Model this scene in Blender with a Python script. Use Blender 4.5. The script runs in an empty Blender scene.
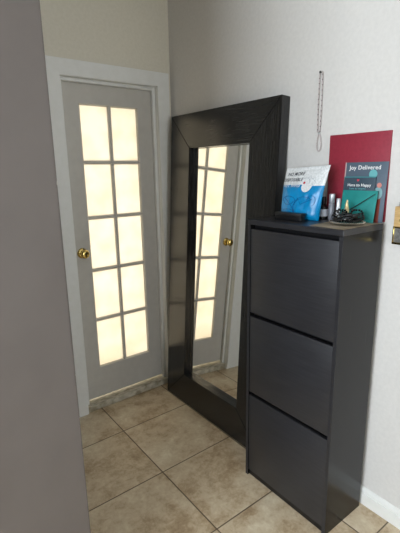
import bpy, bmesh, math, random
from mathutils import Vector, Matrix, noise
random.seed(7)
SC = bpy.context.scene
C = SC.collection
PI = math.pi

# ---------------------------------------------------------------- camera
F_PX = 406.8
YAW, PITCH, ROLL = map(math.radians, (37.173, -13.2586, -1.0325))
fw = Vector((math.sin(YAW)*math.cos(PITCH), math.cos(YAW)*math.cos(PITCH), math.sin(PITCH)))
rt = Vector((math.cos(YAW), -math.sin(YAW), 0)); up = rt.cross(fw)
r2 = rt*math.cos(ROLL)+up*math.sin(ROLL); u2 = up*math.cos(ROLL)-rt*math.sin(ROLL)
cam = bpy.data.cameras.new('camera'); camo = bpy.data.objects.new('camera', cam); C.objects.link(camo)
m3 = Matrix((r2, u2, -fw)).transposed()
camo.matrix_world = Matrix.Translation((-1.605, -2.4069, 1.5706)) @ m3.to_4x4()
cam.sensor_fit = 'VERTICAL'; cam.sensor_height = 24; cam.lens = 24*F_PX/533; cam.clip_start = .02
SC.camera = camo

# ---------------------------------------------------------------- world, lights, exposure
w = bpy.data.worlds.new('world'); SC.world = w; w.use_nodes = True
bg = w.node_tree.nodes['Background']; bg.inputs[0].default_value = (.72, .85, 1, 1); bg.inputs[1].default_value = .6
def area(name, loc, rot, sx, sy, power, col):
    l = bpy.data.lights.new(name, 'AREA'); l.shape = 'RECTANGLE'; l.size = sx; l.size_y = sy
    l.energy = power; l.color = col
    o = bpy.data.objects.new(name, l); o.location = loc; o.rotation_euler = rot; C.objects.link(o); return o
area('window_daylight', (-4.05, -2.45, 1.72), (0, -PI/2, 0), 1.5, 1.8, 146, (.84, .92, 1))
area('added_back_fill', (-1.5, -5.64, 1.65), (PI/2, 0, 0), 1.3, 1.2, 46, (.86, .93, 1))  # invented source behind the camera, added to brighten the hall
area('daylight_behind_door', (-.43, .75, 1.15), (-PI/2, 0, 0), 1.2, 2.3, 18.5, (1, .91, .73))
SC.view_settings.view_transform = 'Standard'; SC.view_settings.look = 'None'
SC.view_settings.exposure = 0; SC.view_settings.gamma = 1; SC.view_settings.use_curve_mapping = False

# ---------------------------------------------------------------- material helpers
def srgb(r, g, b):
    f = lambda c: (c/255/12.92 if c/255 <= .04045 else ((c/255+.055)/1.055)**2.4)
    return (f(r), f(g), f(b), 1)
def mat(name, col, rough=.5, metal=0, spec=.5, coat=0):
    m = bpy.data.materials.new(name); m.use_nodes = True
    b = m.node_tree.nodes['Principled BSDF']
    b.inputs['Base Color'].default_value = col if len(col) == 4 else (*col, 1)
    b.inputs['Roughness'].default_value = rough; b.inputs['Metallic'].default_value = metal
    b.inputs['Specular IOR Level'].default_value = spec; b.inputs['Coat Weight'].default_value = coat
    return m
def nd(m, t, **kw):
    n = m.node_tree.nodes.new(t)
    for k, v in kw.items(): setattr(n, k, v)
    return n
def lk(m, a, b): m.node_tree.links.new(a, b)
def noisy(m, scale, c1, c2, vec_scale=(1, 1, 1), detail=6, lo=.35, hi=.65, bump=0, rough=None, dist=.01):
    """mix two colours by a noise in object space, with optional bump and roughness variation"""
    b = m.node_tree.nodes['Principled BSDF']
    tc = nd(m, 'ShaderNodeTexCoord'); mp = nd(m, 'ShaderNodeMapping'); mp.inputs['Scale'].default_value = vec_scale
    lk(m, tc.outputs['Object'], mp.inputs[0])
    n = nd(m, 'ShaderNodeTexNoise'); n.inputs['Scale'].default_value = scale; n.inputs['Detail'].default_value = detail
    lk(m, mp.outputs[0], n.inputs['Vector'])
    mr = nd(m, 'ShaderNodeMapRange'); mr.inputs[1].default_value = lo; mr.inputs[2].default_value = hi
    lk(m, n.outputs[0], mr.inputs[0])
    mx = nd(m, 'ShaderNodeMix', data_type='RGBA'); mx.inputs[6].default_value = c1; mx.inputs[7].default_value = c2
    lk(m, mr.outputs[0], mx.inputs[0]); lk(m, mx.outputs[2], b.inputs['Base Color'])
    if bump:
        bp = nd(m, 'ShaderNodeBump'); bp.inputs['Strength'].default_value = bump; bp.inputs['Distance'].default_value = dist
        lk(m, n.outputs[0], bp.inputs['Height']); lk(m, bp.outputs[0], b.inputs['Normal'])
    if rough:
        r = nd(m, 'ShaderNodeMapRange'); r.inputs[3].default_value = rough[0]; r.inputs[4].default_value = rough[1]
        lk(m, n.outputs[0], r.inputs[0]); lk(m, r.outputs[0], b.inputs['Roughness'])
    return m
wall_m = noisy(mat('wall_paint', (1, 1, 1), .6), 60, srgb(214, 211, 206), srgb(219, 216, 211), bump=.03, dist=.003)
wallb_m = noisy(mat('warm_lit_wall_tint', (1, 1, 1), .6), 60, srgb(221, 215, 197), srgb(226, 220, 203), bump=.08, dist=.003)  # warm light from the door panes tinted into the wall colour
fgwall_m = noisy(mat('shade_toned_wall', (1, 1, 1), .55), 5, srgb(108, 101, 97), srgb(113, 106, 102), bump=.05)  # dim light on this wall is put into its grey base colour
darkwall_m = noisy(mat('bounce_damping_wall', (1, 1, 1), .6), 40, srgb(84, 84, 86), srgb(90, 90, 92))  # unseen room walls, darkened to cut light bounced into the hall
trim_m = noisy(mat('white_gloss_trim', (1, 1, 1), .35), 25, srgb(232, 232, 226), srgb(236, 236, 231))
door_m = noisy(mat('door_paint', (1, 1, 1), .4), 20, srgb(196, 192, 183), srgb(201, 197, 188))
brass_m = mat('polished_brass', srgb(212, 186, 112), .18, 1)
steel_m = mat('brushed_steel', srgb(190, 190, 192), .3, 1)
black_m = mat('black_plastic', srgb(18, 18, 20), .3)

def tile_mat():
    m = mat('stone_tile', (1, 1, 1), .42); b = m.node_tree.nodes['Principled BSDF']
    tc = nd(m, 'ShaderNodeTexCoord'); T = .4544; OX, OY = -.6489, -.3278
    mp = nd(m, 'ShaderNodeMapping'); mp.inputs['Location'].default_value = (-OX/.478+20, -OY/T+20, 0); mp.inputs['Scale'].default_value = (1/.478, 1/T, 1)
    lk(m, tc.outputs['Object'], mp.inputs[0])
    fr = nd(m, 'ShaderNodeVectorMath', operation='FRACTION'); fl = nd(m, 'ShaderNodeVectorMath', operation='FLOOR')
    lk(m, mp.outputs[0], fr.inputs[0]); lk(m, mp.outputs[0], fl.inputs[0])
    sp = nd(m, 'ShaderNodeSeparateXYZ'); lk(m, fr.outputs[0], sp.inputs[0])
    def mth(op, a, bb=None):
        n = nd(m, 'ShaderNodeMath', operation=op)
        for i, v in enumerate((a, bb)):
            if v is None: continue
            if isinstance(v, (int, float)): n.inputs[i].default_value = v
            else: lk(m, v, n.inputs[i])
        return n.outputs[0]
    def edge(o): return mth('MINIMUM', o, mth('SUBTRACT', 1, o))
    e = mth('MINIMUM', edge(sp.outputs[0]), edge(sp.outputs[1]))
    gm = nd(m, 'ShaderNodeMapRange'); gm.inputs[1].default_value = .0042; gm.inputs[2].default_value = .0085
    lk(m, e, gm.inputs[0])                                     # 0 in the joint, 1 on the tile
    # every tile shows its own piece of the mottling
    wn = nd(m, 'ShaderNodeTexWhiteNoise', noise_dimensions='2D'); lk(m, fl.outputs[0], wn.inputs['Vector'])
    sc = nd(m, 'ShaderNodeVectorMath', operation='SCALE'); sc.inputs['Scale'].default_value = 9; lk(m, wn.outputs['Color'], sc.inputs[0])
    ad = nd(m, 'ShaderNodeVectorMath', operation='ADD'); lk(m, tc.outputs['Object'], ad.inputs[0]); lk(m, sc.outputs[0], ad.inputs[1])
    def nz(s, d, r=.6, ds=0):
        n = nd(m, 'ShaderNodeTexNoise'); n.inputs['Scale'].default_value = s; n.inputs['Detail'].default_value = d
        n.inputs['Roughness'].default_value = r; n.inputs['Distortion'].default_value = ds
        lk(m, ad.outputs[0], n.inputs['Vector']); return n.outputs[0]
    a1, a2, a3 = nz(4.5, 10, .68, .25), nz(17, 9, .75, .4), nz(70, 4)
    s = mth('ADD', mth('MULTIPLY', a1, .55), mth('ADD', mth('MULTIPLY', a2, .35), mth('MULTIPLY', a3, .10)))
    cr = nd(m, 'ShaderNodeValToRGB'); els = cr.color_ramp.elements
    els[0].position = .36; els[0].color = srgb(152, 127, 97)
    els[1].position = .64; els[1].color = srgb(234, 223, 199)
    for p, c in ((.44, srgb(184, 161, 129)), (.50, srgb(206, 187, 157)), (.56, srgb(217, 202, 174))):
        x = els.new(p); x.color = c
    lk(m, s, cr.inputs[0])
    mx = nd(m, 'ShaderNodeMix', data_type='RGBA'); mx.inputs[6].default_value = srgb(98, 82, 62)
    lk(m, gm.outputs[0], mx.inputs[0]); lk(m, cr.outputs[0], mx.inputs[7]); lk(m, mx.outputs[2], b.inputs['Base Color'])
    bp = nd(m, 'ShaderNodeBump'); bp.inputs['Strength'].default_value = .5; bp.inputs['Distance'].default_value = .002
    h = mth('ADD', gm.outputs[0], mth('MULTIPLY', a2, .35)); lk(m, h, bp.inputs['Height']); lk(m, bp.outputs[0], b.inputs['Normal'])
    rr = nd(m, 'ShaderNodeMapRange'); rr.inputs[3].default_value = .3; rr.inputs[4].default_value = .55
    lk(m, a2, rr.inputs[0]); lk(m, rr.outputs[0], b.inputs['Roughness'])
    return m
floor_m = tile_mat()
marble_m = noisy(mat('marble_sill', (1, 1, 1), .35), 22, srgb(156, 146, 122), srgb(214, 207, 188), (1, 2.5, 1), 8)
def stained(name, along):
    vs = {'z': (22, 22, .9), 'y': (22, .9, 22)}[along]
    m = mat(name, (1, 1, 1), .3, coat=.0)
    return noisy(m, 9, srgb(13, 13, 13), srgb(47, 46, 45), vs, 7, .36, .72, bump=.12, rough=(.16, .3), dist=.002)
stain_z, stain_y = stained('dark_stained_wood_upright', 'z'), stained('dark_stained_wood_level', 'y')
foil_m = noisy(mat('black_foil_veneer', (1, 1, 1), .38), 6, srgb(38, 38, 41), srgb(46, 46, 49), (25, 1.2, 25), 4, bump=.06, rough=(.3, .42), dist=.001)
foils_m = noisy(mat('shaded_side_foil', (1, 1, 1), .38, spec=.28), 6, srgb(15, 14, 14), srgb(20, 19, 19), (25, 25, 1.2), 4, bump=.03, rough=(.2, .3), dist=.001)  # darker copy of the front foil, side shade put into its colour
glass_m = mat('mirror_silver', (.93, .93, .91), .0, 1)
def frosted():
    m = bpy.data.materials.new('frosted_glass'); m.use_nodes = True; nt = m.node_tree; nt.nodes.clear()
    out = nd(m, 'ShaderNodeOutputMaterial'); tr = nd(m, 'ShaderNodeBsdfTranslucent'); gl = nd(m, 'ShaderNodeBsdfGlossy'); gl.inputs['Roughness'].default_value = .25
    tc = nd(m, 'ShaderNodeTexCoord'); n = nd(m, 'ShaderNodeTexNoise'); n.inputs['Scale'].default_value = 7; n.inputs['Detail'].default_value = 3
    lk(m, tc.outputs['Object'], n.inputs['Vector'])
    cr = nd(m, 'ShaderNodeValToRGB'); e = cr.color_ramp.elements
    e[0].position = .3; e[0].color = (.87, .85, .80, 1); e[1].position = .62; e[1].color = (.95, .94, .92, 1)
    lk(m, n.outputs[0], cr.inputs[0]); lk(m, cr.outputs[0], tr.inputs[0])
    fz = nd(m, 'ShaderNodeMixShader'); fz.inputs[0].default_value = .05
    lk(m, tr.outputs[0], fz.inputs[1]); lk(m, gl.outputs[0], fz.inputs[2]); lk(m, fz.outputs[0], out.inputs[0])
    return m
frost_m = frosted()

# ---------------------------------------------------------------- mesh helpers
def box(bm, x0, x1, y0, y1, z0, z1, bevel=0, seg=2):
    vs = [bm.verts.new((x, y, z)) for x in (x0, x1) for y in (y0, y1) for z in (z0, z1)]
    q = [(0, 1, 3, 2), (4, 6, 7, 5), (0, 4, 5, 1), (2, 3, 7, 6), (0, 2, 6, 4), (1, 5, 7, 3)]
    fs = [bm.faces.new([vs[i] for i in f]) for f in q]
    if bevel:
        es = list({e for f in fs for e in f.edges})
        bmesh.ops.bevel(bm, geom=es, offset=bevel, segments=seg, affect='EDGES', profile=.5)
def prism(bm, pts, a, b, axis):
    """polygon pts extruded from a to b along axis ('x','y','z')"""
    def P(p, t): return {'x': (t, p[0], p[1]), 'y': (p[0], t, p[1]), 'z': (p[0], p[1], t)}[axis]
    A = [bm.verts.new(P(p, a)) for p in pts]; B = [bm.verts.new(P(p, b)) for p in pts]
    n = len(pts); bm.faces.new(A); bm.faces.new(B[::-1])
    for i in range(n): bm.faces.new((A[i], B[i], B[(i+1) % n], A[(i+1) % n]))
def lathe(bm, prof, seg=24, M=None, lobes=0, depth=0):
    """profile [(r, z)] spun about z, closed with caps"""
    M = M or Matrix(); rings = []
    for r, z in prof:
        rings.append([bm.verts.new(M @ Vector(((r*(1+depth*math.cos(lobes*2*PI*k/seg)))*math.cos(2*PI*k/seg), (r*(1+depth*math.cos(lobes*2*PI*k/seg)))*math.sin(2*PI*k/seg), z))) for k in range(seg)])
    for a, b in zip(rings, rings[1:]):
        for k in range(seg): bm.faces.new((a[k], a[(k+1) % seg], b[(k+1) % seg], b[k]))
    bm.faces.new(rings[0][::-1]); bm.faces.new(rings[-1])
def tube(bm, pts, r, seg=8, closed=False):
    pts = [Vector(p) for p in pts]; n = len(pts); rings = []; prev = None
    for i, p in enumerate(pts):
        if closed: t = (pts[(i+1) % n]-pts[i-1]).normalized()
        else: t = (pts[min(i+1, n-1)]-pts[max(i-1, 0)]).normalized()
        if prev is None:
            a = Vector((0, 0, 1)) if abs(t.z) < .9 else Vector((1, 0, 0)); u = t.cross(a).normalized()
        else: u = (prev-t*prev.dot(t)).normalized()
        prev = u; v = t.cross(u); rr = r[i] if isinstance(r, (list, tuple)) else r
        rings.append([bm.verts.new(p+(u*math.cos(2*PI*k/seg)+v*math.sin(2*PI*k/seg))*rr) for k in range(seg)])
    m = n if closed else n-1
    for i in range(m):
        a, b = rings[i], rings[(i+1) % n]
        for k in range(seg): bm.faces.new((a[k], a[(k+1) % seg], b[(k+1) % seg], b[k]))
    if not closed: bm.faces.new(rings[0][::-1]); bm.faces.new(rings[-1])
def ball(bm, c, r, s=8, sc=(1, 1, 1)):
    bmesh.ops.create_uvsphere(bm, u_segments=s, v_segments=max(4, s*3//4), radius=r, matrix=Matrix.Translation(c) @ Matrix.Diagonal((*sc, 1)))
def obj(name, bm, m, parent=None, smooth=False, loc=None):
    bmesh.ops.recalc_face_normals(bm, faces=bm.faces)
    me = bpy.data.meshes.new(name); bm.to_mesh(me); bm.free()
    for mm in (m if isinstance(m, (list, tuple)) else [m]): me.materials.append(mm)
    if smooth:
        for p in me.polygons: p.use_smooth = True
        if smooth != 'all':
            me.set_sharp_from_angle(angle=math.radians(40))
    o = bpy.data.objects.new(name, me); C.objects.link(o); o.parent = parent
    if loc: o.location = loc
    return o
def B(): return bmesh.new()
def thing(name, label, cat, loc=(0, 0, 0), rot=(0, 0, 0), group=None):
    o = bpy.data.objects.new(name, None); C.objects.link(o); o.empty_display_size = .05
    o.location = loc; o.rotation_euler = rot; return tag(o, label, cat, group)
def tag(o, label, cat, group=None):
    o['label'] = label; o['category'] = cat
    if group: o['group'] = group
    return o
def struct(name, bm, m, label=None, parent=None, smooth=False):
    o = obj(name, bm, m, parent, smooth)
    if parent is None: o['kind'] = 'structure'
    if label: o['label'] = label
    return o
def text(body, size, m, parent, M, name='lettering', depth=.0003, bold=0):
    cu = bpy.data.curves.new(name, 'FONT'); cu.body = body; cu.size = size; cu.extrude = depth; cu.offset = bold; cu.align_x = 'LEFT'; cu.space_character = 1.06; cu.resolution_u = 3
    o = bpy.data.objects.new(name, cu); C.objects.link(o)
    dg = bpy.context.evaluated_depsgraph_get(); me = bpy.data.meshes.new_from_object(o.evaluated_get(dg))
    bpy.data.objects.remove(o); me.transform(M); me.materials.clear(); me.materials.append(m)
    t = bpy.data.objects.new(name, me); C.objects.link(t); t.parent = parent; return t

# ---------------------------------------------------------------- the setting
RX, RY0, RY1, ZC = -4.0, -5.6, 0.0, 2.75
b = B(); box(b, RX-.1, .1, RY0-.1, .9, -.1, 0); struct('floor', b, floor_m, 'beige mottled stone tile floor')
b = B(); box(b, RX-.1, .1, RY0-.1, .9, ZC, ZC+.1); struct('ceiling', b, wall_m)
b = B(); box(b, 0, .12, RY0, .9, 0, ZC); struct('wall_right', b, wall_m, 'white wall behind the mirror and cabinet')
b = B()   # wall with the door opening
DX0, DX1, DZ = -.752, -.100, 2.112
box(b, RX, DX0, 0, .12, 0, ZC); box(b, DX1, 0, 0, .12, 0, ZC); box(b, DX0, DX1, 0, .12, DZ, ZC)
struct('wall_far', b, wallb_m, 'wall above the glazed door, warm light put into its cream colour')
# partition in the foreground, face skewed away from the window to darken it: its near corner is the slanting edge at the left of the photo
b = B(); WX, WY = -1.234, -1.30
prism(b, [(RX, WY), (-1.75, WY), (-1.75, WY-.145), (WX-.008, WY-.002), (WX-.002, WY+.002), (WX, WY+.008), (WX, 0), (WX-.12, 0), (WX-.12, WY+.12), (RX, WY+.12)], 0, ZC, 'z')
fgw = struct('wall_left', b, fgwall_m, 'wall corner in the left foreground, shade put into its grey colour')
b = B(); box(b, RX, -2.15, RY0-.12, RY0, 0, ZC); box(b, -.85, .12, RY0-.12, RY0, 0, ZC); box(b, -2.15, -.85, RY0-.12, RY0, 0, 1.05); box(b, -2.15, -.85, RY0-.12, RY0, 2.25, ZC)
struct('wall_back', b, darkwall_m)
b = B()
box(b, -2.2, -2.15, RY0-.06, RY0+.02, 1.0, 2.3); box(b, -.85, -.8, RY0-.06, RY0+.02, 1.0, 2.3); box(b, -2.15, -.85, RY0-.06, RY0+.02, 1.0, 1.05); box(b, -2.15, -.85, RY0-.06, RY0+.02, 2.25, 2.3); box(b, -1.52, -1.48, RY0-.03, RY0+.01, 1.05, 2.25)
struct('added_back_window', b, trim_m)  # made-up window frame around the added fill lamp
b = B()   # far left room wall with its window opening
wy0, wy1, wz0, wz1 = -3.35, -1.55, .97, 2.47
box(b, RX-.12, RX, RY0, wy0, 0, ZC); box(b, RX-.12, RX, wy1, WY, 0, ZC); box(b, RX-.12, RX, wy0, wy1, 0, wz0); box(b, RX-.12, RX, wy0, wy1, wz1, ZC)
struct('wall_side', b, darkwall_m)
b = B()
box(b, RX-.06, RX+.02, wy0-.05, wy0, wz0-.05, wz1+.05); box(b, RX-.06, RX+.02, wy1, wy1+.05, wz0-.05, wz1+.05)
box(b, RX-.06, RX+.02, wy0, wy1, wz0-.05, wz0); box(b, RX-.06, RX+.02, wy0, wy1, wz1, wz1+.05); box(b, RX-.05, RX-.02, -2.47, -2.43, wz0, wz1)
struct('window_1', b, trim_m)
# small space behind the door, closed so that its light reaches the hall only through the panes
b = B(); box(b, -1.25, -1.2, .12, .9, 0, ZC); box(b, -1.25, 0, .85, .9, 0, ZC); struct('wall_behind', b, wall_m)

def baseboard(name, prof_axis, a, c, flip=1, label=None):
    pts = [(0, 0), (-.014, 0), (-.014, .058), (-.010, .061), (-.010, .067), (-.013, .069), (-.012, .074), (-.008, .080), (-.004, .086), (0, .088)]
    b = B(); prism(b, pts, a, c, 'y'); return struct(name, b, trim_m, label, smooth=True)
baseboard('baseboard_right', 'y', RY0, 0, label='white moulded baseboard along the right wall')
# plaster chips along the foreground corner
b = B()
for z, s in ((1.545, .012), (1.50, .006), (.985, .010), (.93, .007), (.90, .009), (.52, .008), (1.30, .004)):
    ball(b, (WX-.0035, WY+.0035, z), s*.4, 8, (.6, .6, 2))
obj('chipped_plaster', b, mat('bare_plaster', srgb(215, 210, 200), .8), fgw)

# door casing, stop, sill
b = B()
prism(b, [(-.885, 0), (-.745, 0), (-.745, 2.105), (-.108, 2.105), (-.108, 0), (-.022, 0), (-.022, 2.187), (-.885, 2.187)], -.022, 0, 'y')
bmesh.ops.bevel(b, geom=[e for e in b.edges if all(v.co.y < -.02 for v in e.verts)], offset=.004, segments=3, affect='EDGES')
# jambs
box(b, DX0+.0002, -.742, -.002, .12, 0, 2.108); box(b, -.110, DX1-.0002, -.002, .12, 0, 2.108); box(b, DX0+.0002, DX1-.0002, -.002, .12, 2.100, DZ-.0002)
# door stops
box(b, -.742, -.722, .018, .044, .045, 2.1, .002); box(b, -.130, -.110, .018, .044, .045, 2.1, .002); box(b, -.722, -.130, .018, .044, 2.08, 2.1, .002)
struct('trim_1', b, trim_m, 'wide white door casing with head and jambs', smooth=True)
b = B(); box(b, -.742, -.110, -.006, .119, 0, .044, .004, 3); struct('trim_2', b, marble_m, 'mottled marble door sill', smooth=True)

# the door: stiles, rails, muntins, ten frosted panes, brass knob
door = bpy.data.objects.new('door_1', None); C.objects.link(door); door.location = (-.738, .045, .062)
door['kind'] = 'structure'; door['label'] = 'white interior door with ten backlit frosted glass panes'
X0, X1, Z1 = 0, .624, 2.034
GX0, GX1, GZ0, GZ1 = .118, .509, .212, 1.908      # glazed area
b = B()
box(b, X0, GX0, 0, .036, 0, Z1); box(b, GX1, X1, 0, .036, 0, Z1)
box(b, GX0, GX1, 0, .036, 0, GZ0); box(b, GX0, GX1, 0, .036, GZ1, Z1)
obj('door_frame', b, door_m, door, True)
b = B(); mw = .011
cx = (GX0+GX1)/2; ch = (GZ1-GZ0)/5
def bar_prof(c): return [(c-mw, .018), (c-mw, .008), (c-.004, .0015), (c+.004, .0015), (c+mw, .008), (c+mw, .018), (c+mw, .028), (c+.004, .0345), (c-.004, .0345), (c-mw, .028)]
prism(b, [(x, y) for x, y in bar_prof(cx)], GZ0, GZ1, 'z')
for k in range(1, 5):
    z = GZ0+k*ch
    for xa, xb in ((GX0, cx-.004), (cx+.004, GX1)):
        prism(b, [(y, zz) for zz, y in bar_prof(z)], xa, xb, 'x')
obj('muntin_bars', b, door_m, door, True)
b = B()   # sloping glazing bead round the glazed area
for s, x in ((1, GX0), (-1, GX1)):
    prism(b, [(x, .0), (x+s*.008, .010), (x+s*.008, .018), (x, .018)], GZ0, GZ1, 'z')
for s, z in ((1, GZ0), (-1, GZ1)):
    prism(b, [(.0, z), (.010, z+s*.008), (.018, z+s*.008), (.018, z)], GX0, GX1, 'x')
obj('glazing_bead', b, door_m, door, True)
for r in range(5):
    for c_ in range(2):
        b = B(); xa = GX0+.003 if c_ == 0 else cx+.005; xb = cx-.005 if c_ == 0 else GX1-.003
        box(b, xa, xb, .016, .020, GZ0+r*ch+.004, GZ0+(r+1)*ch-.004)
        obj('glass_pane', b, frost_m, door)
knob = obj('rosette', (lambda b: (lathe(b, [(.032, 0), (.032, .003), (.027, .008), (.014, .011)], 32, Matrix.Translation((.063, 0, 1.016)) @ Matrix.Rotation(PI/2, 4, 'X')), b)[1])(B()), brass_m, door, True)
b = B()
lathe(b, [(.010, .008), (.010, .024), (.014, .028), (.0245, .036), (.028, .046), (.0265, .056), (.020, .062), (.010, .063)], 32, Matrix.Translation((.063, 0, 1.016)) @ Matrix.Rotation(PI/2, 4, 'X'), 8, .05)
obj('door_knob', b, brass_m, knob, 'all')
b = B()
for z in (.25, 1.0, 1.8): tube(b, [(X1+.002, -.004, z-.04), (X1+.002, -.004, z+.04)], .005)
obj('hinge', b, trim_m, door, True)

# ---------------------------------------------------------------- leaning mirror
MYAW = math.radians(.13)
MW, MH, TH, FW = .934, 1.911, .060, .205
lean = math.atan2(.1119, 1.9075)
mir = thing('leaning_mirror', 'tall floor mirror in a wide dark wooden frame leaning on the white wall', 'mirror', (-.1725, -.094, TH*math.sin(lean)), (0, lean, MYAW))
def frame_piece(name, pts, m):
    b = B(); prism(b, pts, 0, TH, 'x')
    bmesh.ops.bevel(b, geom=list(b.edges), offset=.0022, segments=2, affect='EDGES')
    return obj(name, b, m, mir, True)
a, h, g = MW, MH, .0016
frame_piece('frame_rail', [(-g, h), (-a+g, h), (-a+FW+g, h-FW), (-FW-g, h-FW)], stain_y)
frame_piece('frame_rail', [(-g, 0), (-FW-g, FW), (-a+FW+g, FW), (-a+g, 0)], stain_y)
frame_piece('frame_stile', [(0, 0), (0, h), (-FW, h-FW), (-FW, FW)], stain_z)
frame_piece('frame_stile', [(-a, 0), (-a+FW, FW), (-a+FW, h-FW), (-a, h)], stain_z)
b = B(); box(b, .037, .041, -a+FW-.001, -FW+.001, FW-.001, h-FW+.001); obj('mirror_glass', b, glass_m, mir)
b = B(); box(b, .0415, .0455, -a+FW-.001, -FW+.001, FW-.001, h-FW+.001); obj('backing_board', b, mat('brown_hardboard', srgb(110, 84, 56), .8), mir)

# ---------------------------------------------------------------- shoe cabinet
CX0, CX1, CY0, CY1, CH = -.304, -.034, -1.558, -1.062, 1.35
cab = thing('shoe_cabinet', 'tall narrow black shoe cabinet with three flip-down fronts', 'cabinet', (CX0, CY1, 0))
W_, D_ = CY1-CY0, CX1-CX0        # local: x into the wall, y to the camera side is negative
pt = .016
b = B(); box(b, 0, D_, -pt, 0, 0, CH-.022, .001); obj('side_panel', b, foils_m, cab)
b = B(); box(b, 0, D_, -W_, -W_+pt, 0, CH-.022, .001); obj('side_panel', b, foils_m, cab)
for ya in (-pt, -W_):
    b = B(); box(b, -.0012, -.0001, ya, ya+pt, 0, CH-.0222); obj('edge_band', b, foil_m, cab)
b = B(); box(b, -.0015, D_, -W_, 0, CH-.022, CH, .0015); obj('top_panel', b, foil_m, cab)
b = B(); box(b, D_-.006, D_-.001, -W_+pt, -pt, .05, CH-.022); box(b, .012, .026, -W_+pt, -pt, .0, .075)
box(b, .03, D_-.006, -W_+pt, -pt, .05, .062); obj('plinth_and_back', b, black_m, cab)
for z0, z1 in ((.036, .470), (.489, .889), (.908, 1.308)):
    b = B(); box(b, .001, .017, -W_+pt+.0012, -pt-.0022, z0, z1, .0012)
    fr = obj('flip_front', b, foil_m, cab, True)
    b = B(); box(b, .017, .055, -W_+pt+.004, -pt-.004, z1-.035, z1-.012, .001); obj('grip_rail', b, black_m, fr)
b = B()   # inner dividers closing the gaps above each front
b.free()
for z in (.478, .8975, 1.317):
    b = B(); box(b, .030, .040, -W_+pt, -pt, z-.012, z+.012); obj('inner_divider', b, black_m, cab)
TOP = CH

# ---------------------------------------------------------------- red board and papers on the cabinet
def leaner(name, label, cat, yl, yr, z1, xb, xt, th, m):
    """flat thing standing on the cabinet top, leaning towards the wall; local x across (-y), local z up, front at y=0"""
    L = z1-TOP; le = math.atan2(xt-xb, L); H = math.hypot(xt-xb, L)
    o = thing(name, label, cat, (xb, yl, TOP+abs(th*math.sin(le))+.0006))
    o.rotation_euler = (Matrix.Rotation(le, 3, 'Y') @ Matrix.Rotation(-PI/2, 3, 'Z')).to_euler()
    b = B(); box(b, 0, yl-yr, 0, th, 0, H, .0006); body = obj(name+'_body', b, m, o, True)
    return o, yl-yr, H
red_m = noisy(mat('red_card', (1, 1, 1), .55), 90, srgb(140, 33, 52), srgb(147, 37, 56), bump=.05)
rb = obj('red_board', (lambda b: (box(b, -.007, -.001, -1.547, -1.266, 1.353, 1.711, .0008), b)[1])(B()), red_m, None, True)
tag(rb, 'plain crimson rectangular board flat against the white wall just above the cabinet top', 'board')
slate = srgb(84, 98, 112)
def cover(o, name, pts, y, m, th=.0004):
    b = B(); prism(b, pts, -y-th, -y, 'y'); return obj(name, b, m, o)
def circ(cx, cz, r, n=24, sx=1): return [(cx+sx*r*math.cos(2*PI*k/n), cz+r*math.sin(2*PI*k/n)) for k in range(n)]
MT = lambda x, z, y=.0009: Matrix.Translation((x, -y, z)) @ Matrix.Rotation(PI/2, 4, 'X')
white_ink = mat('white_ink', srgb(240, 240, 238), .6); teal_ink = mat('pale_teal_ink', srgb(105, 175, 178), .5)
mg, W1, H1 = leaner('magazine', 'large slate-grey magazine with white title standing against the red board', 'magazine', -1.358, -1.549, 1.592, -.031, -.015, .005, mat('slate_cover', slate, .45))
cover(mg, 'cover_photo', [(.118, .0), (.174, .0), (.174, .105), (.160, .112), (.118, .08)], 0, mat('rust_print', srgb(120, 52, 38), .5))
cover(mg, 'cover_circle', circ(.131, .194, .018), .0002, teal_ink)
cover(mg, 'cover_circle', circ(.160, .118, .024, 24, .8), .0002, mat('aqua_print', srgb(130, 168, 172), .5))
cover(mg, 'cover_circle', circ(.163, .150, .010), .0004, mat('pink_print', srgb(205, 135, 125), .5))
cover(mg, 'cover_spine', [(0, 0), (.006, 0), (.006, H1), (0, H1)], .0002, mat('pale_spine', srgb(175, 150, 150), .6))
text('Joy Delivered', .024, white_ink, mg, MT(.022, .213), bold=.0002)
bk, W2, H2 = leaner('booklet', 'small dark booklet with a red heart and white title behind the teal envelope', 'booklet', -1.364, -1.508, 1.534, -.047, -.027, .003, mat('dark_slate_cover', srgb(60, 76, 88), .45))
hp = [(.066+.0055*math.sin(t)**3, (.170)+.00036*(13*math.cos(t)-5*math.cos(2*t)-2*math.cos(3*t)-math.cos(4*t))) for t in [2*PI*k/28 for k in range(28)]]
cover(bk, 'heart_emblem', hp, .0002, mat('red_heart_ink', srgb(200, 60, 80), .5))
text('Here to Happy', .0165, white_ink, bk, MT(.020, .145), bold=.0001)
text('Love to inspire', .0115, teal_ink, bk, MT(.030, .1325))
cover(bk, 'teal_edge', [(0, .181), (W2, .181), (W2, H2), (0, H2)], .0002, mat('teal_edge_ink', srgb(60, 130, 135), .5))
en, W3, H3 = leaner('envelope', 'teal paper envelope standing at the front of the leaning papers', 'envelope', -1.370, -1.528, 1.478, -.062, -.040, .003, noisy(mat('teal_paper', (1, 1, 1), .6), 30, srgb(22, 128, 124), srgb(27, 137, 131)))
b = B()
for s, e in (((.004, .004), (W3*.5, H3*.52)), ((W3-.004, .004), (W3*.5, H3*.52)), ((.004, H3-.003), (W3*.5, H3*.38))):
    tube(b, [(s[0], 0, s[1]), (e[0], 0, e[1])], .0006, 5)
obj('fold_line', b, mat('teal_fold', srgb(18, 112, 108), .6), en)
st = obj('black_stick', (lambda b: (tube(b, [(-.092, -1.436, 1.400), (-.074, -1.476, 1.430), (-.052, -1.524, 1.468)], [.0022, .0020, .0012], 8), b)[1])(B()), mat('black_lacquer', srgb(18, 20, 20), .3), None, True)
tag(st, 'thin black stick leaning diagonally across the teal envelope', 'stick')
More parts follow.
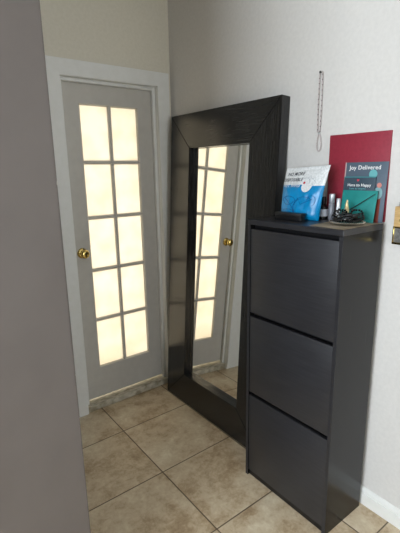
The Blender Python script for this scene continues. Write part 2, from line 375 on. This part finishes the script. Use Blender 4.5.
# gilt ornament in front of the envelope: a little two-pronged clip
cl = thing('gold_clip', 'small pale gold upright clip standing in front of the teal envelope', 'clip', (-.112, -1.440, 1.380))
gold_m = mat('pale_gold', srgb(206, 188, 140), .4, .5)
b = B(); tube(b, [(0, 0, 0), (0, -.001, .02), (0, .002, .045), (0, .0, .064)], [.007, .0095, .0065, .003], 10); obj('clip_blade', b, gold_m, cl, True)
b = B(); ball(b, (-.004, 0, .030), .0075, 10, (1, 1, 1.3)); obj('clip_spring', b, gold_m, cl, True)

# ---------------------------------------------------------------- kraft paper, plate and the black jewellery
kraft_m = noisy(mat('kraft_paper', (1, 1, 1), .75), 14, srgb(196, 180, 154), srgb(222, 208, 184), bump=.15)
b = B(); N = 18
pa, pb, pc, pd = Vector((-.292, -1.392)), Vector((-.125, -1.372)), Vector((-.040, -1.553)), Vector((-.303, -1.5555))
grid = []
for i in range(N+1):
    row = []
    for j in range(N+1):
        u, v = i/N, j/N; p = pa.lerp(pb, u).lerp(pd.lerp(pc, u), v)
        z = TOP+.0022+.0010*noise.noise(Vector((p.x*22, p.y*22, 0)))
        row.append(b.verts.new((p.x, p.y, z)))
    grid.append(row)
for i in range(N):
    for j in range(N): b.faces.new((grid[i][j], grid[i+1][j], grid[i+1][j+1], grid[i][j+1]))
bmesh.ops.solidify(b, geom=b.faces[:], thickness=.0008)
tag(obj('paper_mat', b, kraft_m, None, True), 'crinkled brown paper sheet lying under the jewellery plate', 'paper')
PLC = Vector((-.165, -1.478, TOP+.0045))
pl = thing('trinket_plate', 'small round silver plate with a beaded rim holding black jewellery', 'plate', PLC)
b = B(); lathe(b, [(.030, 0), (.050, .002), (.066, .007), (.067, .0085), (.050, .0040), (.030, .0025)], 40); obj('dish', b, mat('tarnished_silver', srgb(140, 134, 120), .35, .8), pl, True)
b = B()
for k in range(44): ball(b, (.0665*math.cos(2*PI*k/44), .0665*math.sin(2*PI*k/44), .0085), .0031, 6)
o = obj('beaded_rim', b, mat('rim_silver', srgb(205, 198, 182), .25, .9), pl, True)
jet_m = mat('jet_black_bead', srgb(14, 14, 15), .18); cord_m = mat('black_cord', srgb(20, 20, 21), .5)
tn = thing('tangled_jewellery', 'heap of tangled black beads and cord filling the round silver plate', 'necklace', PLC+Vector((0, 0, .0098)))  # unresolved tangle of jewellery, built as a single heap
looks = [(.046, .0048, 0, 0, .004, 0, 0), (.034, .0046, .014, -.010, .020, .30, .25), (.024, .0042, .016, .034, .024, .9, .2),
         (.032, .0036, -.020, -.018, .016, -.20, .25), (.026, .0046, .014, -.036, .026, .8, -.3), (.028, .0044, -.006, .022, .026, .45, -.35)]
for R_, br, dx, dy, dz, ax, ay in looks:
    b = B(); n = int(2*PI*R_/(br*1.95))
    M = Matrix.Translation((dx, dy, br+dz-.004)) @ Matrix.Rotation(ax, 4, 'X') @ Matrix.Rotation(ay, 4, 'Y')
    for k in range(n):
        th = 2*PI*k/n; c = M @ Vector((R_*math.cos(th)*(1+.08*math.sin(3*th)), R_*math.sin(th), .002*math.sin(4*th)))
        c.z = max(c.z, br+.0002); ball(b, c, br, 7)
    o = obj('bead_string', b, jet_m, tn, True); o['kind'] = 'stuff'
b = B(); pts = []
for k in range(150):
    th = k*.36; rr = .036+.018*math.sin(k*.23)
    pts.append(Vector((rr*math.cos(th), rr*math.sin(th)*1.15, .018+.012*math.sin(k*.61)+.004*math.sin(k*.17))))
tube(b, pts, .0018, 6); obj('cord', b, cord_m, tn, True)
for c in ((-.040, .012, .022), (-.020, -.040, .026), (-.045, -.02, .014)):
    b = B(); ball(b, c, .0035, 8); obj('charm', b, steel_m, tn, True)

# ---------------------------------------------------------------- bottles
def bottle(name, label, x, y, prof, m, cap_prof, cap_m, band=None):
    t = thing(name, label, 'bottle', (x, y, TOP+.0006))
    b = B(); lathe(b, prof, 24); obj('bottle_body', b, m, t, True)
    b = B(); lathe(b, cap_prof, 24); obj('cap', b, cap_m, t, True)
    if band:
        b = B(); lathe(b, band[0], 24); obj('paper_label', b, band[1], t, True)
    return t
lab_m = mat('white_label', srgb(215, 218, 225), .5)
bottle('black_bottle', 'small black bottle with a white label beside the blue pouch', -.058, -1.286, [(.020, 0), (.022, .002), (.022, .052), (.017, .058), (.009, .062)], black_m,
       [(.010, .0622), (.0105, .064), (.0105, .096), (.009, .098)], black_m, ([(.0222, .012), (.0225, .012), (.0225, .044), (.0222, .044)], lab_m))
bottle('spray_bottle', 'slim pale grey spray bottle with a silver cap between the black bottle and white tube', -.060, -1.331, [(.0125, 0), (.0135, .002), (.0135, .070), (.011, .074)], mat('smoky_plastic', srgb(120, 122, 128), .25),
       [(.0112, .0742), (.0122, .076), (.0122, .110), (.0105, .112)], mat('satin_silver', srgb(205, 205, 208), .35, .6))
t = thing('cosmetic_tube', 'thin white cosmetic tube standing next to the teal envelope', 'tube', (-.068, -1.369, TOP+.0006))
b = B(); lathe(b, [(.0075, 0), (.0085, .001), (.0085, .060)], 20); obj('tube_body', b, mat('white_plastic', srgb(222, 222, 224), .3), t, True)
b = B(); lathe(b, [(.0082, .0602), (.0082, .092), (.007, .094)], 20); obj('cap', b, mat('silver_cap', srgb(200, 200, 202), .3, .5), t, True)

# ---------------------------------------------------------------- blue and white pouch
po = thing('wipes_pouch', 'blue and white plastic pouch standing on the cabinet behind the black box', 'pouch', (-.135, -1.224, TOP+.0006), (0, 0, 0))
PW, PH = .232, .228
NU, NV = 36, 36
def pouch_pt(u, v, s):
    """u 0..1 across (far to near), v 0..1 upward, s front -1 / back +1"""
    w = PW*(.90+.13*v) ; yy = (.5-u)*w - .012*v*v + .006
    z = PH*v + .012*v*(u-.5)*1.0
    prof = math.sin(PI*min(max(u, 0), 1))**.55
    d = .038*prof*(1-v**2.2)*(.35+.65*min(1, v*7+.35))
    if v > .93: d = .0008
    wr = .0050*noise.noise(Vector((u*5, v*5, s*3)))+.0030*noise.noise(Vector((u*14, v*9, s)))
    wr *= prof*(1 if v < .93 else .2)
    return Vector((s*d+wr*(1 if v > .03 else .2)+.028*v*v, yy, z))
b = B(); G = {}
for s in (-1, 1):
    for i in range(NU+1):
        for j in range(NV+1):
            if s == 1 and (i in (0, NU)): G[s, i, j] = G[-1, i, j]; continue
            G[s, i, j] = b.verts.new(pouch_pt(i/NU, j/NV, s))
for s in (-1, 1):
    for i in range(NU):
        for j in range(NV): 
            f = b.faces.new((G[s, i, j], G[s, i+1, j], G[s, i+1, j+1], G[s, i, j+1]))
            zc = f.calc_center_median(); v = zc.z/PH; u = .5-zc.y/PW
            edge = .655
            f.material_index = 1 if v < edge else 0
for i in range(NU):
    for j in (0, NV):
        vs = [G[-1, i, j], G[-1, i+1, j], G[1, i+1, j], G[1, i, j]]; vs = list(dict.fromkeys(vs))
        if len(vs) > 2: b.faces.new(vs).material_index = 1 if j == 0 else 0
pw_m = noisy(mat('white_pouch_film', (1, 1, 1), .35), 130, srgb(205, 208, 208), srgb(232, 234, 234))
pb_m = noisy(mat('blue_pouch_film', (1, 1, 1), .3), 9, srgb(0, 124, 178), srgb(6, 144, 202), detail=3)
obj('pouch_body', b, [pw_m, pb_m], po, 'all')
def on_front(u, v, off=.0008):
    p = pouch_pt(u, v, -1); return (p.x-off, p.y, p.z)
def wrap(o, u0, v0, su, sv):
    """lay a flat mesh (x right, y up, in metres) on the pouch front"""
    for vt in o.data.vertices:
        u = u0+vt.co.x/PW*su; v = v0+vt.co.y/PH*sv; off = .0009+abs(vt.co.z)
        vt.co = on_front(min(max(u, 0), 1), min(max(v, 0), 1), off)
ink_m = mat('dark_ink', srgb(40, 45, 60), .5)
for s_, v0, u0, mm in (('NO MORE', .845, .10, ink_m), ('DISPOSABLE', .735, .03, ink_m), ('WET WIPES', .625, .04, white_ink)):
    t_ = text(s_, .020, mm, po, Matrix(), bold=.0003); wrap(t_, u0, v0, 1, 1)
# white round badge dipping into the blue with a red dot, and line drawings
def patch(name, cu, cv, r, m, off):
    b = B(); c0 = b.verts.new(on_front(cu, cv, off)); ring = []; 
    rings = []
    for rr in (r*.5, r):
        rings.append([b.verts.new(on_front(cu+rr/PW*math.cos(2*PI*k/28), cv+rr/PH*math.sin(2*PI*k/28), off)) for k in range(28)])
    for k in range(28):
        b.faces.new((c0, rings[0][k], rings[0][(k+1) % 28])); b.faces.new((rings[0][k], rings[1][k], rings[1][(k+1) % 28], rings[0][(k+1) % 28]))
    return obj(name, b, m, po, 'all')
patch('badge', .66, .64, .026, pw_m, .0010)
patch('red_dot', .585, .70, .0055, mat('red_ink', srgb(190, 30, 50), .5), .0016)
def lines(name, paths, m, r=.0007, off=.0012):
    b = B()
    for pth in paths: tube(b, [on_front(u, v, off) for u, v in pth], r, 5)
    return obj(name, b, m, po, True)
def arc(cu, cv, ru, rv, a0, a1, n=16): return [(cu+ru*math.cos(math.radians(a0+(a1-a0)*k/n)), cv+rv*math.sin(math.radians(a0+(a1-a0)*k/n))) for k in range(n+1)]
lines('badge_drawing', [arc(.64, .74, .13, .05, 150, 20), arc(.60, .70, .10, .09, 60, -20), [(.62, .80), (.78, .66)], [(.66, .83), (.82, .70)]], mat('thin_grey_ink', srgb(110, 120, 135), .5), .0005)
lines('leaf_drawing', [arc(.28, .36, .18, .09, 0, 180), arc(.28, .38, .16, .10, 190, 350), arc(.66, .32, .20, .12, 30, 200), arc(.60, .22, .16, .18, 90, 260),
                       [(.15, .42), (.35, .30), (.5, .16)], [(.5, .42), (.62, .30), (.85, .40)], arc(.82, .36, .09, .1, -60, 170), arc(.30, .12, .2, .08, 10, 160)], mat('navy_line_ink', srgb(0, 66, 126), .45), .0010)

# black box lying in front of the pouch
bb = thing('black_box', 'small flat black box lying in front of the blue pouch', 'box', (-.213, -1.150, TOP+.0004), (0, 0, .05))
b = B(); box(b, -.012, .022, -.140, 0, 0, .0215, .001); obj('box_base', b, black_m, bb, True)
b = B(); box(b, -.013, .023, -.141, .001, .0218, .034, .0012); obj('lid', b, mat('soft_black_card', srgb(26, 25, 26), .45), bb, True)

# ---------------------------------------------------------------- bead strand on its nail
tag(obj('nail', (lambda b: (lathe(b, [(.0016, 0), (.0016, .016), (.0045, .0165), (.0045, .019), (.002, .020)], 12, Matrix.Translation((.001, -1.204, 1.980)) @ Matrix.Rotation(-PI/2, 4, 'Y')), b)[1])(B()), black_m, None, True),
    'dark nail in the white wall holding up the bead strand', 'nail')
ne = thing('bead_necklace', 'long doubled strand of pale beads hanging from a nail on the white wall', 'necklace', (-.008, -1.204, 1.974))
bead_m = mat('pearl_grey_bead', srgb(196, 186, 184), .3); dark_bead = mat('pewter_bead', srgb(122, 106, 108), .35)
path = []
L_ = .245
for k in range(90): path.append(Vector((0, .007+.002*math.sin(k/90*PI)-.001*k/90, .004-L_*k/89)))
for k in range(90): path.append(Vector((0, -.0075-.002*math.sin(k/90*PI)+.001*k/90, .004-L_*k/89)))
d = 0; b = B(); b2 = B(); idx = 0
for s in (0, 90):
    k = 0
    for z in [i*.0072 for i in range(35)]:
        p = path[s+min(89, int(z/L_*89))]
        ball(b if idx % 3 else b2, (p.x, p.y, .004-z), (.0039 if idx % 3 else .0030), 7); idx += 1
o = obj('bead_string', b, bead_m, ne, True); o['kind'] = 'stuff'
o = obj('spacer_beads', b2, dark_bead, ne, True); o['kind'] = 'stuff'; o['label'] = 'darker pewter spacer beads'
b = B(); ball(b, (0, -.003, -.250), .0055, 10, (.8, 1, 1.2)); obj('joining_bead', b, steel_m, ne, True)
b = B(); loop = []
for k in range(30):
    th = 2*PI*k/30; loop.append((0, -.004+.011*math.sin(th)*(1-.25*math.cos(th)), -.290+.036*math.cos(th)))
for i, p in enumerate(loop): ball(b, p, .0036, 6)
o = obj('tassel_loop', b, bead_m, ne, True)
b = B(); tube(b, [(0, .007, .004), (0, .004, .0095), (-.001, 0, .0113), (0, -.005, .0095), (0, -.0075, .004)], .0011, 6); obj('hanging_thread', b, mat('pale_thread', srgb(190, 185, 175), .7), ne, True)

# ---------------------------------------------------------------- wooden holder at the right edge
kh = thing('key_holder', 'pale wooden box with a round hole and grey panel fixed to the wall', 'wall box', (0, -1.602, 1.274))
wood_m = noisy(mat('pale_pine', (1, 1, 1), .5), 8, srgb(196, 160, 104), srgb(214, 180, 126), (4, 4, 25), 4)
b = B(); box(b, -.038, -.001, -.12, 0, .070, .148, .0015); obj('wooden_block', b, wood_m, kh, True)
b = B(); lathe(b, [(.0075, 0), (.0075, .0015)], 20, Matrix.Translation((-.0375, -.030, .097)) @ Matrix.Rotation(-PI/2, 4, 'Y')); obj('round_hole', b, black_m, kh, True)
b = B(); box(b, -.034, -.001, -.12, .001, .0, .070, .001); obj('grey_panel', b, noisy(mat('hammered_zinc', (1, 1, 1), .4, .6), 60, srgb(120, 120, 118), srgb(170, 168, 162)), kh, True)
b = B(); box(b, -.037, -.033, -.12, .002, .0, .008, .0006); box(b, -.037, -.033, -.12, .002, .064, .070, .0006); box(b, -.037, -.033, -.003, .002, .008, .064, .0006); obj('brass_edging', b, brass_m, kh, True)
b = B(); box(b, -.020, -.001, -.10, -.006, .148, .166, .002); obj('top_clip', b, steel_m, kh, True)
